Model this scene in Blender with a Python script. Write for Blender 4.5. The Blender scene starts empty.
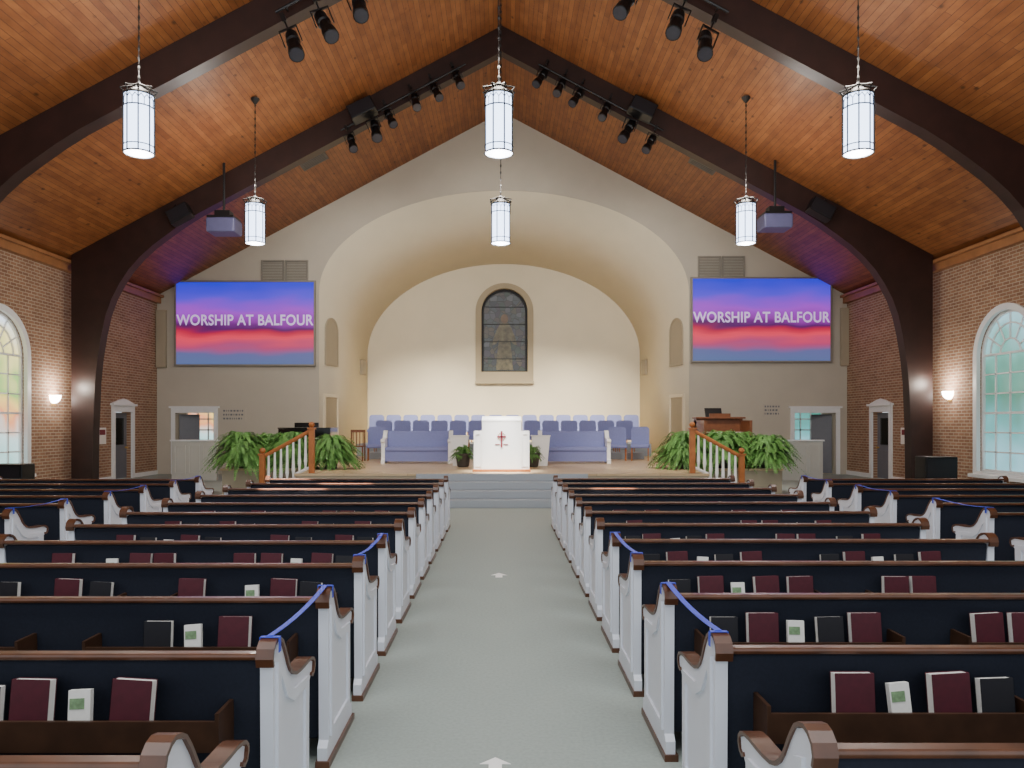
import bpy, bmesh, math, random
from mathutils import Vector, Matrix, Euler
from mathutils.geometry import tessellate_polygon
random.seed(7)
C = bpy.context.scene.collection
# ------------------------------------------------------------------ constants
F = 770.0; VX = 502.0; VY = 424.0; H = 1.76
W = 12.1; DF = 27.0; DB = 31.0; HE = 6.26; AP = 12.7; SL = (AP-HE)/W
ST = 0.66
def P(px, py, D):
    return Vector(((px-VX)*D/F, D, H+(VY-py)*D/F))
def roofz(x): return AP-SL*abs(x)
# ------------------------------------------------------------------ materials
def lin(c):
    o = []
    for v in c[:3]:
        v /= 255.0
        o.append(v/12.92 if v <= 0.04045 else ((v+0.055)/1.055)**2.4)
    return (o[0], o[1], o[2], 1.0)
def newmat(name):
    m = bpy.data.materials.new(name); m.use_nodes = True
    nt = m.node_tree
    return m, nt, nt.nodes['Principled BSDF']
def mat(name, col, rough=0.5, metal=0.0, var=0.12, scale=6.0, emit=None, es=0.0, bump=0.0, coat=0.0):
    m, nt, b = newmat(name)
    tc = nt.nodes.new('ShaderNodeTexCoord')
    n = nt.nodes.new('ShaderNodeTexNoise'); n.inputs['Scale'].default_value = scale
    n.inputs['Detail'].default_value = 4
    nt.links.new(tc.outputs['Object'], n.inputs['Vector'])
    r = nt.nodes.new('ShaderNodeValToRGB')
    c = lin(col)
    r.color_ramp.elements[0].position = 0.3; r.color_ramp.elements[1].position = 0.7
    r.color_ramp.elements[0].color = tuple(max(0, x*(1-var)) for x in c[:3])+(1,)
    r.color_ramp.elements[1].color = tuple(min(1, x*(1+var)) for x in c[:3])+(1,)
    nt.links.new(n.outputs['Fac'], r.inputs['Fac'])
    nt.links.new(r.outputs['Color'], b.inputs['Base Color'])
    b.inputs['Roughness'].default_value = rough
    b.inputs['Metallic'].default_value = metal
    if coat: b.inputs['Coat Weight'].default_value = coat
    if emit:
        b.inputs['Emission Color'].default_value = lin(emit)
        b.inputs['Emission Strength'].default_value = es
    if bump:
        bp = nt.nodes.new('ShaderNodeBump'); bp.inputs['Strength'].default_value = bump
        nt.links.new(n.outputs['Fac'], bp.inputs['Height'])
        nt.links.new(bp.outputs['Normal'], b.inputs['Normal'])
    return m
def brickmat(name, axes, c1, c2, cm, bw, rh, ms, rough=0.8, grain=None, bias=0.0, offset=0.5, low=(0.55, 0.5, 0.47, 1), knots=False):
    m, nt, b = newmat(name)
    tc = nt.nodes.new('ShaderNodeTexCoord')
    s = nt.nodes.new('ShaderNodeSeparateXYZ'); cb = nt.nodes.new('ShaderNodeCombineXYZ')
    nt.links.new(tc.outputs['Object'], s.inputs[0])
    nt.links.new(s.outputs[axes[0]], cb.inputs[0]); nt.links.new(s.outputs[axes[1]], cb.inputs[1])
    br = nt.nodes.new('ShaderNodeTexBrick')
    br.inputs['Color1'].default_value = lin(c1); br.inputs['Color2'].default_value = lin(c2)
    br.inputs['Mortar'].default_value = lin(cm)
    br.inputs['Scale'].default_value = 1.0
    br.inputs['Brick Width'].default_value = bw; br.inputs['Row Height'].default_value = rh
    br.inputs['Mortar Size'].default_value = ms; br.inputs['Bias'].default_value = bias
    br.offset = offset
    nt.links.new(cb.outputs[0], br.inputs['Vector'])
    n = nt.nodes.new('ShaderNodeTexNoise'); n.inputs['Detail'].default_value = 5
    mp = nt.nodes.new('ShaderNodeMapping')
    nt.links.new(cb.outputs[0], mp.inputs[0])
    mp.inputs['Scale'].default_value = grain or (1, 1, 1)
    nt.links.new(mp.outputs[0], n.inputs['Vector'])
    n.inputs['Scale'].default_value = 1.0
    mx = nt.nodes.new('ShaderNodeMix'); mx.data_type = 'RGBA'; mx.blend_type = 'MULTIPLY'
    mx.inputs[0].default_value = 0.8
    r = nt.nodes.new('ShaderNodeValToRGB')
    r.color_ramp.elements[0].position = 0.3; r.color_ramp.elements[0].color = low
    r.color_ramp.elements[1].position = 0.65; r.color_ramp.elements[1].color = (1, 1, 1, 1)
    nt.links.new(n.outputs['Fac'], r.inputs['Fac'])
    nt.links.new(br.outputs['Color'], mx.inputs[6]); nt.links.new(r.outputs['Color'], mx.inputs[7])
    out = mx.outputs[2]
    if knots:
        mk = nt.nodes.new('ShaderNodeMapping'); nt.links.new(cb.outputs[0], mk.inputs[0]); mk.inputs['Scale'].default_value = (1.6, 3.2, 1)
        v = nt.nodes.new('ShaderNodeTexVoronoi'); v.inputs['Scale'].default_value = 1.0
        nt.links.new(mk.outputs[0], v.inputs['Vector'])
        kr = nt.nodes.new('ShaderNodeValToRGB')
        kr.color_ramp.elements[0].position = 0.05; kr.color_ramp.elements[0].color = (0.25, 0.18, 0.14, 1)
        kr.color_ramp.elements[1].position = 0.14; kr.color_ramp.elements[1].color = (1, 1, 1, 1)
        nt.links.new(v.outputs['Distance'], kr.inputs['Fac'])
        m2 = nt.nodes.new('ShaderNodeMix'); m2.data_type = 'RGBA'; m2.blend_type = 'MULTIPLY'; m2.inputs[0].default_value = 0.85
        nt.links.new(out, m2.inputs[6]); nt.links.new(kr.outputs['Color'], m2.inputs[7]); out = m2.outputs[2]
    nt.links.new(out, b.inputs['Base Color'])
    b.inputs['Roughness'].default_value = rough
    bp = nt.nodes.new('ShaderNodeBump'); bp.inputs['Strength'].default_value = 0.3; bp.inputs['Distance'].default_value = 0.02
    bp.invert = True
    nt.links.new(br.outputs['Fac'], bp.inputs['Height']); nt.links.new(bp.outputs['Normal'], b.inputs['Normal'])
    return m
M = {}
M['ceil'] = brickmat('plank_ceiling', (1, 0), (156, 99, 55), (134, 80, 42), (84, 46, 25), 2.6, 0.115, 0.005, 0.5, (2.2, 5, 1), low=(0.6, 0.53, 0.47, 1), knots=True)
M['brick'] = brickmat('brick_wall', (1, 2), (160, 121, 94), (138, 101, 78), (182, 165, 144), 0.24, 0.085, 0.011, 0.9, (2, 2, 1), low=(0.76, 0.72, 0.69, 1))
M['stagefloor'] = brickmat('stage_wood', (0, 1), (216, 192, 156), (204, 178, 140), (150, 122, 88), 1.4, 0.12, 0.004, 0.35, (1, 8, 1), low=(.8, .78, .75, 1))
M['plaster'] = mat('beige_plaster', (188, 180, 165), 0.85, var=0.03, scale=1.5)
M['niche'] = mat('cream_plaster', (220, 208, 182), 0.85, var=0.02, scale=1.5)
M['grille'] = mat('beige_grille', (170, 158, 136), 0.7, var=0.03, scale=1.5)
M['surround'] = mat('window_surround_plaster', (166, 152, 126), 0.8, var=0.03, scale=1.5)
M['carpet'] = mat('grey_green_carpet', (158, 168, 162), 0.95, var=0.08, scale=45, bump=0.15)
M['stepcarpet'] = mat('step_carpet', (164, 172, 180), 0.95, var=0.06, scale=60)
M['beam'] = mat('dark_glulam', (42, 22, 18), 0.45, var=0.25, scale=3)
M['trimwood'] = mat('eave_wood', (152, 104, 66), 0.5, var=0.15, scale=3)
M['white'] = mat('white_paint', (232, 233, 233), 0.45, var=0.02)
M['partition'] = mat('off_white_paint', (190, 188, 180), 0.5, var=0.02)
M['pulpitwhite'] = mat('pulpit_white_paint', (248, 248, 246), 0.4, var=0.01)
M['pewwhite'] = mat('pew_white_paint', (226, 230, 240), 0.4, var=0.02)
M['pewwood'] = mat('pew_stained_wood', (86, 52, 33), 0.35, var=0.3, scale=9, coat=0.15)
M['rackwood'] = mat('rack_dark_wood', (66, 44, 30), 0.4, var=0.25, scale=9)
M['navy'] = mat('navy_upholstery', (23, 29, 44), 0.9, var=0.15, scale=70)
M['blue'] = mat('slate_blue_upholstery', (124, 130, 178), 0.9, var=0.08, scale=40)
M['oak'] = mat('honey_oak', (170, 104, 54), 0.4, var=0.15, scale=8)
M['walnut'] = mat('brown_walnut', (112, 66, 38), 0.4, var=0.2, scale=8)
M['black'] = mat('black_metal', (18, 18, 20), 0.4, metal=0.2, var=0.1)
M['gloss'] = mat('black_lacquer', (12, 12, 13), 0.12, var=0.05)
M['dark'] = mat('dark_bronze', (22, 21, 21), 0.5, metal=0.0, var=0.1)
M['grey'] = mat('grey_door_paint', (104, 106, 114), 0.5, var=0.04)
M['greymetal'] = mat('grey_grille', (138, 132, 122), 0.5, var=0.05)
M['darkgrey'] = mat('dark_grey_grille', (84, 80, 76), 0.5, var=0.05)
M['lav'] = mat('projector_casing', (84, 84, 118), 0.5, var=0.04)
M['maroon'] = mat('maroon_cloth', (74, 16, 32), 0.6, var=0.12, scale=30)
M['blackcloth'] = mat('black_cloth', (18, 18, 26), 0.6, var=0.12, scale=30)
M['paper'] = mat('paper', (232, 230, 224), 0.8, var=0.03, scale=60)
M['green'] = mat('printed_green', (120, 150, 110), 0.7, var=0.3, scale=60)
M['ribbon'] = mat('blue_ribbon', (62, 80, 205), 0.5, var=0.08)
M['leaf'] = mat('fern_leaf', (92, 140, 66), 0.6, var=0.5, scale=6)
M['pot'] = mat('planter', (70, 64, 58), 0.7)
M['red'] = mat('emblem_red', (120, 30, 46), 0.5)
M['gold'] = mat('gold_trim', (190, 150, 80), 0.4, metal=0.4)
M['glow'] = mat('lantern_glass', (230, 236, 248), 0.5, emit=(200, 220, 255), es=5.5, var=0.02)
M['sconce'] = mat('sconce_glass', (255, 250, 240), 0.5, emit=(255, 246, 236), es=30.0, var=0.02)
M['lens'] = mat('spot_lens', (60, 60, 66), 0.1)
M['lead'] = mat('lead_came', (26, 24, 24), 0.6)
def winmat(name, stops, es, tint=0.35):  # self-glowing panes: daylight and blurred outdoors painted as an emission ramp
    m, nt, b = newmat(name)
    tc = nt.nodes.new('ShaderNodeTexCoord'); s = nt.nodes.new('ShaderNodeSeparateXYZ')
    nt.links.new(tc.outputs['Object'], s.inputs[0])
    n = nt.nodes.new('ShaderNodeTexNoise'); n.inputs['Scale'].default_value = 1.3; n.inputs['Detail'].default_value = 1
    nt.links.new(tc.outputs['Object'], n.inputs['Vector'])
    d = nt.nodes.new('ShaderNodeMath'); d.operation = 'DIVIDE'; d.inputs[1].default_value = 4.6
    nt.links.new(s.outputs[2], d.inputs[0])
    a = nt.nodes.new('ShaderNodeMath'); a.operation = 'MULTIPLY_ADD'; a.inputs[1].default_value = tint
    nt.links.new(n.outputs['Fac'], a.inputs[0]); nt.links.new(d.outputs[0], a.inputs[2])
    a2 = nt.nodes.new('ShaderNodeMath'); a2.operation = 'SUBTRACT'; a2.inputs[1].default_value = tint/2
    nt.links.new(a.outputs[0], a2.inputs[0])
    r = nt.nodes.new('ShaderNodeValToRGB')
    while len(r.color_ramp.elements) < len(stops): r.color_ramp.elements.new(0.5)
    for i, (p, c) in enumerate(stops):
        r.color_ramp.elements[i].position = p; r.color_ramp.elements[i].color = lin(c)
    nt.links.new(a2.outputs[0], r.inputs['Fac'])
    b.inputs['Base Color'].default_value = (0.1, 0.1, 0.1, 1); b.inputs['Roughness'].default_value = 0.2
    nt.links.new(r.outputs['Color'], b.inputs['Emission Color']); b.inputs['Emission Strength'].default_value = es
    return m
M['winL'] = winmat('painted_daylight_warm', [(0.1, (150, 205, 200)), (0.3, (190, 220, 220)), (0.42, (235, 150, 100)), (0.5, (250, 210, 110)), (0.62, (140, 190, 100)), (0.78, (250, 232, 150)), (1.0, (225, 238, 255))], 1.9, 0.5)
M['winR'] = winmat('painted_daylight_green', [(0.1, (150, 210, 225)), (0.35, (90, 170, 170)), (0.55, (60, 130, 110)), (0.75, (100, 175, 160)), (1.0, (170, 220, 235))], 1.35, 0.5)
def screenmat():
    m, nt, b = newmat('projected_sunset')
    tc = nt.nodes.new('ShaderNodeTexCoord'); s = nt.nodes.new('ShaderNodeSeparateXYZ')
    nt.links.new(tc.outputs['Object'], s.inputs[0])
    mp = nt.nodes.new('ShaderNodeMapping'); mp.inputs['Scale'].default_value = (0.3, 1, 1.2)
    nt.links.new(tc.outputs['Object'], mp.inputs[0])
    n = nt.nodes.new('ShaderNodeTexNoise'); n.inputs['Scale'].default_value = 1.5; n.inputs['Detail'].default_value = 1.5
    nt.links.new(mp.outputs[0], n.inputs['Vector'])
    d = nt.nodes.new('ShaderNodeMath'); d.operation = 'DIVIDE'; d.inputs[1].default_value = 2.9
    nt.links.new(s.outputs[2], d.inputs[0])
    a = nt.nodes.new('ShaderNodeMath'); a.operation = 'MULTIPLY_ADD'; a.inputs[1].default_value = 0.26
    nt.links.new(n.outputs['Fac'], a.inputs[0]); nt.links.new(d.outputs[0], a.inputs[2])
    a2 = nt.nodes.new('ShaderNodeMath'); a2.operation = 'SUBTRACT'; a2.inputs[1].default_value = 0.13
    nt.links.new(a.outputs[0], a2.inputs[0])
    r = nt.nodes.new('ShaderNodeValToRGB')
    stops = [(0.0, (90, 110, 160)), (0.13, (100, 104, 160)), (0.23, (190, 70, 120)), (0.34, (255, 60, 90)), (0.42, (200, 30, 70)), (0.465, (90, 24, 100)),
             (0.53, (150, 50, 170)), (0.66, (175, 60, 225)), (0.82, (90, 60, 245)), (1.0, (30, 40, 235))]
    while len(r.color_ramp.elements) < len(stops): r.color_ramp.elements.new(0.5)
    for i, (p, c) in enumerate(stops):
        r.color_ramp.elements[i].position = p; r.color_ramp.elements[i].color = lin(c)
    nt.links.new(a2.outputs[0], r.inputs['Fac'])
    b.inputs['Base Color'].default_value = (0.01, 0.01, 0.01, 1)
    nt.links.new(r.outputs['Color'], b.inputs['Emission Color']); b.inputs['Emission Strength'].default_value = 1.05
    return m
M['screen'] = screenmat()
M['letters'] = mat('projected_letters', (180, 170, 200), 0.5, emit=(220, 190, 245), es=0.8, var=0.0)
def stained():
    m, nt, b = newmat('stained_glass')
    tc = nt.nodes.new('ShaderNodeTexCoord')
    v = nt.nodes.new('ShaderNodeTexVoronoi'); v.inputs['Scale'].default_value = 4.5
    nt.links.new(tc.outputs['Object'], v.inputs['Vector'])
    s = nt.nodes.new('ShaderNodeSeparateColor'); nt.links.new(v.outputs['Color'], s.inputs[0])
    r = nt.nodes.new('ShaderNodeValToRGB')
    cols = [(30, 36, 44), (56, 62, 66), (38, 52, 44), (72, 64, 50), (46, 38, 52), (76, 80, 84)]
    while len(r.color_ramp.elements) < len(cols): r.color_ramp.elements.new(0.5)
    for i, c in enumerate(cols):
        r.color_ramp.elements[i].position = i/(len(cols)-1); r.color_ramp.elements[i].color = lin(c)
    nt.links.new(s.outputs[0], r.inputs['Fac'])
    v2 = nt.nodes.new('ShaderNodeTexVoronoi'); v2.feature = 'DISTANCE_TO_EDGE'; v2.inputs['Scale'].default_value = 4.5
    nt.links.new(tc.outputs['Object'], v2.inputs['Vector'])
    g = nt.nodes.new('ShaderNodeMath'); g.operation = 'GREATER_THAN'; g.inputs[1].default_value = 0.035
    nt.links.new(v2.outputs['Distance'], g.inputs[0])
    mx = nt.nodes.new('ShaderNodeMix'); mx.data_type = 'RGBA'
    mx.inputs[6].default_value = (0.01, 0.01, 0.01, 1)
    nt.links.new(g.outputs[0], mx.inputs[0]); nt.links.new(r.outputs['Color'], mx.inputs[7])
    nt.links.new(mx.outputs[2], b.inputs['Base Color']); b.inputs['Roughness'].default_value = 0.35
    nt.links.new(mx.outputs[2], b.inputs['Emission Color']); b.inputs['Emission Strength'].default_value = 0.1
    return m
M['stained'] = stained()
M['robe'] = mat('stained_robe_glass', (92, 85, 62), 0.4, var=0.5, scale=6)
M['robe2'] = mat('stained_skin_glass', (104, 80, 56), 0.4, var=0.3, scale=6)
# ------------------------------------------------------------------ mesh builder
class MB:
    def __init__(s): s.bm = bmesh.new()
    def box(s, x0, x1, y0, y1, z0, z1, mtx=None):
        pts = [(x0,y0,z0),(x1,y0,z0),(x1,y1,z0),(x0,y1,z0),(x0,y0,z1),(x1,y0,z1),(x1,y1,z1),(x0,y1,z1)]
        vs = [s.bm.verts.new((mtx @ Vector(p)) if mtx else p) for p in pts]
        for f in ((0,3,2,1),(4,5,6,7),(0,1,5,4),(1,2,6,5),(2,3,7,6),(3,0,4,7)):
            s.bm.faces.new([vs[i] for i in f])
        return s
    def rbox(s, x0, x1, y0, y1, z0, z1, r=0.02, mtx=None):
        t = bmesh.new(); old = s.bm; s.bm = t
        s.box(x0, x1, y0, y1, z0, z1)
        bmesh.ops.bevel(t, geom=list(t.edges), offset=r, segments=2, affect='EDGES', profile=0.5)
        if mtx: bmesh.ops.transform(t, matrix=mtx, verts=t.verts)
        s.bm = old
        me = bpy.data.meshes.new('t'); t.to_mesh(me); t.free(); s.bm.from_mesh(me); bpy.data.meshes.remove(me)
        return s
    def cyl(s, p0, p1, r0, r1=None, n=12, cap=True):
        if r1 is None: r1 = r0
        p0 = Vector(p0); p1 = Vector(p1); d = (p1-p0).normalized()
        a = d.orthogonal().normalized(); b = d.cross(a)
        A = []; B = []
        for i in range(n):
            t = 2*math.pi*i/n; v = a*math.cos(t)+b*math.sin(t)
            A.append(s.bm.verts.new(p0+v*r0)); B.append(s.bm.verts.new(p1+v*r1))
        for i in range(n):
            j = (i+1) % n; s.bm.faces.new((A[i], A[j], B[j], B[i]))
        if cap: s.bm.faces.new(A[::-1]); s.bm.faces.new(B)
        return s
    def tube(s, pts, r, n=6):
        for a, b in zip(pts[:-1], pts[1:]): s.cyl(a, b, r, n=n)
        return s
    def lathe(s, prof, c=(0,0,0), n=20, cap=True):
        rings = []
        for r, z in prof:
            rings.append([s.bm.verts.new((c[0]+r*math.cos(2*math.pi*i/n), c[1]+r*math.sin(2*math.pi*i/n), c[2]+z)) for i in range(n)])
        for A, B in zip(rings[:-1], rings[1:]):
            for i in range(n):
                j = (i+1) % n; s.bm.faces.new((A[i], A[j], B[j], B[i]))
        if cap: s.bm.faces.new(rings[0][::-1]); s.bm.faces.new(rings[-1])
        return s
    def ring(s, c, R, r, n=20, m=6, hz=1.0):
        rings = []
        for i in range(n):
            t = 2*math.pi*i/n
            rings.append([s.bm.verts.new((c[0]+(R+r*math.cos(u*2*math.pi/m))*math.cos(t), c[1]+(R+r*math.cos(u*2*math.pi/m))*math.sin(t), c[2]+hz*r*math.sin(u*2*math.pi/m))) for u in range(m)])
        for i in range(n):
            A = rings[i]; B = rings[(i+1) % n]
            for u in range(m):
                w = (u+1) % m; s.bm.faces.new((A[u], A[w], B[w], B[u]))
        return s
    def slab(s, loops, fn, tv):
        tv = Vector(tv)
        flat = [p for l in loops for p in l]
        tris = tessellate_polygon([[Vector((p[0], p[1], 0)) for p in l] for l in loops])
        A = [s.bm.verts.new(fn(*p)) for p in flat]; B = [s.bm.verts.new(Vector(fn(*p))+tv) for p in flat]
        for t in tris:
            try:
                s.bm.faces.new([A[i] for i in t]); s.bm.faces.new([B[i] for i in reversed(t)])
            except Exception: pass
        k = 0
        for l in loops:
            n = len(l)
            for i in range(n):
                j = (i+1) % n
                try: s.bm.faces.new((A[k+i], A[k+j], B[k+j], B[k+i]))
                except Exception: pass
            k += n
        return s
    def band(s, pts, off, axis_w, w0, w1, fn=None):
        n = len(pts); rings = []
        for i in range(n):
            a = Vector(pts[max(0, i-1)]); b = Vector(pts[min(n-1, i+1)]); t = (b-a).normalized(); nn = Vector((-t.y, t.x))
            p = Vector(pts[i]); q0 = p+nn*off[0]; q1 = p+nn*off[1]
            rings.append([s.bm.verts.new(fn(q.x, q.y, w)) for q, w in ((q0, w0), (q0, w1), (q1, w1), (q1, w0))])
        for A, B in zip(rings[:-1], rings[1:]):
            for i in range(4):
                j = (i+1) % 4; s.bm.faces.new((A[i], A[j], B[j], B[i]))
        s.bm.faces.new(rings[0][::-1]); s.bm.faces.new(rings[-1])
        return s
    def obj(s, name, m, parent=None, loc=(0,0,0), rot=(0,0,0), smooth=False, bevel=0.0, label=None):
        bmesh.ops.recalc_face_normals(s.bm, faces=s.bm.faces)
        me = bpy.data.meshes.new(name); s.bm.to_mesh(me); s.bm.free()
        me.materials.append(M[m] if isinstance(m, str) else m)
        if smooth:
            for p in me.polygons: p.use_smooth = True
        o = bpy.data.objects.new(name, me); C.objects.link(o)
        o.location = loc; o.rotation_euler = rot
        if parent: o.parent = parent
        if bevel:
            b = o.modifiers.new('bevel', 'BEVEL'); b.width = bevel; b.segments = 2; b.limit_method = 'ANGLE'
        if label: o['label'] = label
        return o
def tag(o, label, cat, group=None):
    o['label'] = label; o['category'] = cat
    if group: o['group'] = group
    return o
def thing(name, label, cat, loc=(0,0,0), rot=(0,0,0), group=None):
    o = bpy.data.objects.new(name, None); o.empty_display_size = 0.1
    C.objects.link(o); o.location = loc; o.rotation_euler = rot
    return tag(o, label, cat, group)
def struct(o): o['kind'] = 'structure'; return o
def clone(root, loc=None, rot=None, label=None):
    n = root.copy(); C.objects.link(n)
    if loc is not None: n.location = loc
    if rot is not None: n.rotation_euler = rot
    if label: n['label'] = label
    def rec(src, dst):
        for k in src.children:
            c = k.copy(); C.objects.link(c); c.parent = dst; rec(k, c)
    rec(root, n)
    return n
def arch(cx, hw, z0, zs, rise, n=20):
    pts = [(cx-hw, z0)]
    for i in range(n+1):
        t = math.pi*(1-i/n); pts.append((cx+hw*math.cos(t), zs+rise*math.sin(t)))
    pts.append((cx+hw, z0))
    return pts
XZ = lambda y: (lambda u, v: Vector((u, y, v)))
YZ = lambda x: (lambda u, v: Vector((x, u, v)))
# ------------------------------------------------------------------ camera
cam = bpy.data.cameras.new('camera'); co = bpy.data.objects.new('camera', cam); C.objects.link(co)
co.location = (0, 0, H); co.rotation_euler = (math.pi/2, 0, 0)
cam.sensor_width = 36; cam.lens = F/1024*36; cam.shift_x = (512-VX)/1024; cam.shift_y = (VY-384)/1024
cam.clip_end = 200
bpy.context.scene.camera = co
# ------------------------------------------------------------------ shell
Y0 = -5.0
struct(MB().box(-W-0.3, W+0.3, Y0, 31.5, -0.2, 0.0).obj('floor', 'carpet'))
o = MB()
for s in (-1, 1):
    o.slab([[(0, AP), (s*(W+0.3), roofz(W+0.3)), (s*(W+0.3), roofz(W+0.3)+0.2), (0, AP+0.2)]], XZ(Y0), (0, DF+0.2-Y0, 0))
struct(o.obj('ceiling', 'ceil'))
WC = 18.5; WHW = 1.08; WZ0 = 0.55; WZS = 3.45
DC = 24.55; DHW = 0.55
for s, nm in ((-1, 'left'), (1, 'right')):
    out = [(Y0, 0), (DC-DHW, 0), (DC-DHW, 2.15), (DC+DHW, 2.15), (DC+DHW, 0), (DF, 0), (DF, HE), (Y0, HE)]
    struct(MB().slab([out, arch(WC, WHW, WZ0, WZS, WHW)], YZ(s*W), (s*0.3, 0, 0)).obj('wall_'+nm, 'brick'))
    struct(MB().box(min(s*(W-0.16), s*W), max(s*(W-0.16), s*W), Y0, DF-0.02, HE-0.28, HE-0.02).box(min(s*(W-0.26), s*W), max(s*(W-0.26), s*W), Y0, DF-0.02, HE-0.08, HE).obj('trim_1' if s < 0 else 'trim_2', 'trimwood'))
    struct(MB().box(min(s*(W-0.03), s*W), max(s*(W-0.03), s*W), Y0, DC-DHW-0.15, 0, 0.14).box(min(s*(W-0.03), s*W), max(s*(W-0.03), s*W), DC+DHW+0.15, DF, 0, 0.14).obj('baseboard_'+nm, 'white'))
OA = 6.49; OS = 6.37; OR = 3.58; IA = 5.48; IS = 4.54; IR = 3.66; NX = 0.07
FD = [(-11.45, -10.1), (10.25, 11.7)]
ar = arch(NX, OA, 0, OS, OR, 48)
out = [(-W, 0), (FD[0][0], 0), (FD[0][0], 2.15), (FD[0][1], 2.15), (FD[0][1], 0)] + ar + [(FD[1][0], 0), (FD[1][0], 2.15), (FD[1][1], 2.15), (FD[1][1], 0), (W, 0), (W, HE), (0, AP), (-W, HE)]
struct(MB().slab([out], XZ(DF), (0, 0.2, 0)).obj('wall_front', 'plaster'))
b = MB(); A = []; B = []
for (x, z), (x2, z2) in zip(arch(NX, OA, 0, OS, OR, 48), arch(NX, IA, 0, IS, IR, 48)):
    A.append(b.bm.verts.new((x, DF+0.02, z))); B.append(b.bm.verts.new((x2, DB, z2)))
for i in range(len(A)-1): b.bm.faces.new((A[i], A[i+1], B[i+1], B[i]))
o = struct(b.obj('wall_niche', 'niche', smooth=True))
sm = o.modifiers.new('solid', 'SOLIDIFY'); sm.thickness = 0.15; sm.offset = 1
struct(MB().slab([[(-7, 0), (7, 0), (7, 9), (-7, 9)], arch(0.1, 1.0, 3.7, 6.3, 1.0, 24)], XZ(DB), (0, 0.3, 0)).obj('wall_back', 'niche'))
# stained glass window
w = bpy.data.objects.new('window_3', None); C.objects.link(w); w.location = (0.1, DB, 0); struct(w)
MB().slab([arch(0, 0.98, 3.72, 6.3, 0.98, 24)], XZ(0.22), (0, 0.02, 0)).obj('stained_glass', 'stained', w)
MB().slab([arch(0, 1.16, 3.45, 6.3, 1.12, 24), arch(0, 0.93, 3.86, 6.28, 0.93, 24)], XZ(-0.1), (0, 0.3, 0)).box(-1.18, 1.18, -0.16, 0, 3.38, 3.48).obj('window_frame', 'surround', w)
f = MB().slab([arch(0, 0.94, 3.84, 6.29, 0.94, 24), arch(0, 0.84, 3.92, 6.28, 0.84, 24)], XZ(0.17), (0, 0.04, 0))
for z in (4.4, 5.1, 5.8, 6.5): f.box(-0.9, 0.9, 0.18, 0.21, z-0.012, z+0.012)
f.obj('lead_cames', 'lead', w)
robe = [(-0.34,3.95),(0.34,3.95),(0.30,4.6),(0.22,5.2),(0.34,5.0),(0.50,4.95),(0.46,5.2),(0.28,5.65),(0.14,5.85),(-0.14,5.85),(-0.28,5.65),(-0.46,5.2),(-0.50,4.95),(-0.34,5.0),(-0.22,5.2),(-0.30,4.6)]
MB().slab([robe], XZ(0.19), (0, 0.015, 0)).obj('robed_figure_glass', 'robe', w)
MB().slab([[(0.15*math.cos(t*math.pi/8), 6.02+0.19*math.sin(t*math.pi/8)) for t in range(16)]], XZ(0.19), (0, 0.015, 0)).obj('figure_head_glass', 'robe2', w)
for k, s in enumerate((-1, 1)):
    w = bpy.data.objects.new('window_%d' % (k+1), None); C.objects.link(w); struct(w); w.location = (s*W, WC, 0)
    g = MB().slab([arch(0, WHW-0.04, WZ0+0.04, WZS, WHW-0.04)], YZ(s*0.16), (s*0.02, 0, 0)).obj('window_glass', 'winL' if s < 0 else 'winR', w)
    MB().slab([arch(0, WHW+0.13, WZ0-0.1, WZS, WHW+0.13, 24), arch(0, WHW-0.02, WZ0+0.02, WZS, WHW-0.02, 24)], YZ(-s*0.05), (s*0.1, 0, 0)).box(min(-s*0.14, 0), max(-s*0.14, 0), -WHW-0.2, WHW+0.2, WZ0-0.14, WZ0-0.06).obj('window_casing', 'white', w)
    b = MB()
    def bar(y0, z0, y1, z1, r=0.026):
        b.cyl((s*0.12, y0, z0), (s*0.12, y1, z1), r, n=4)
    for i in range(-1, 2): bar(i*WHW/2, WZ0, i*WHW/2, WZS)
    for i in range(0, 7):
        z = WZ0+0.03+i*(WZS-WZ0)/6; bar(-WHW, z, WHW, z, 0.04 if i in (0, 3, 6) else 0.026)
    for i in range(1, 6):
        t = math.pi*i/6; bar(0.35*WHW*math.cos(t), WZS+0.35*WHW*math.sin(t), WHW*math.cos(t), WZS+WHW*math.sin(t))
    for R in (0.35*WHW, 0.7*WHW):
        for i in range(12):
            t = math.pi*i/12; u = math.pi*(i+1)/12; bar(R*math.cos(t), WZS+R*math.sin(t), R*math.cos(u), WZS+R*math.sin(u))
    b.slab([arch(0, WHW, WZ0, WZS, WHW, 24), arch(0, WHW-0.08, WZ0+0.08, WZS, WHW-0.08, 24)], YZ(s*0.09), (s*0.06, 0, 0))
    b.obj('window_muntins', 'white', w)
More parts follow.
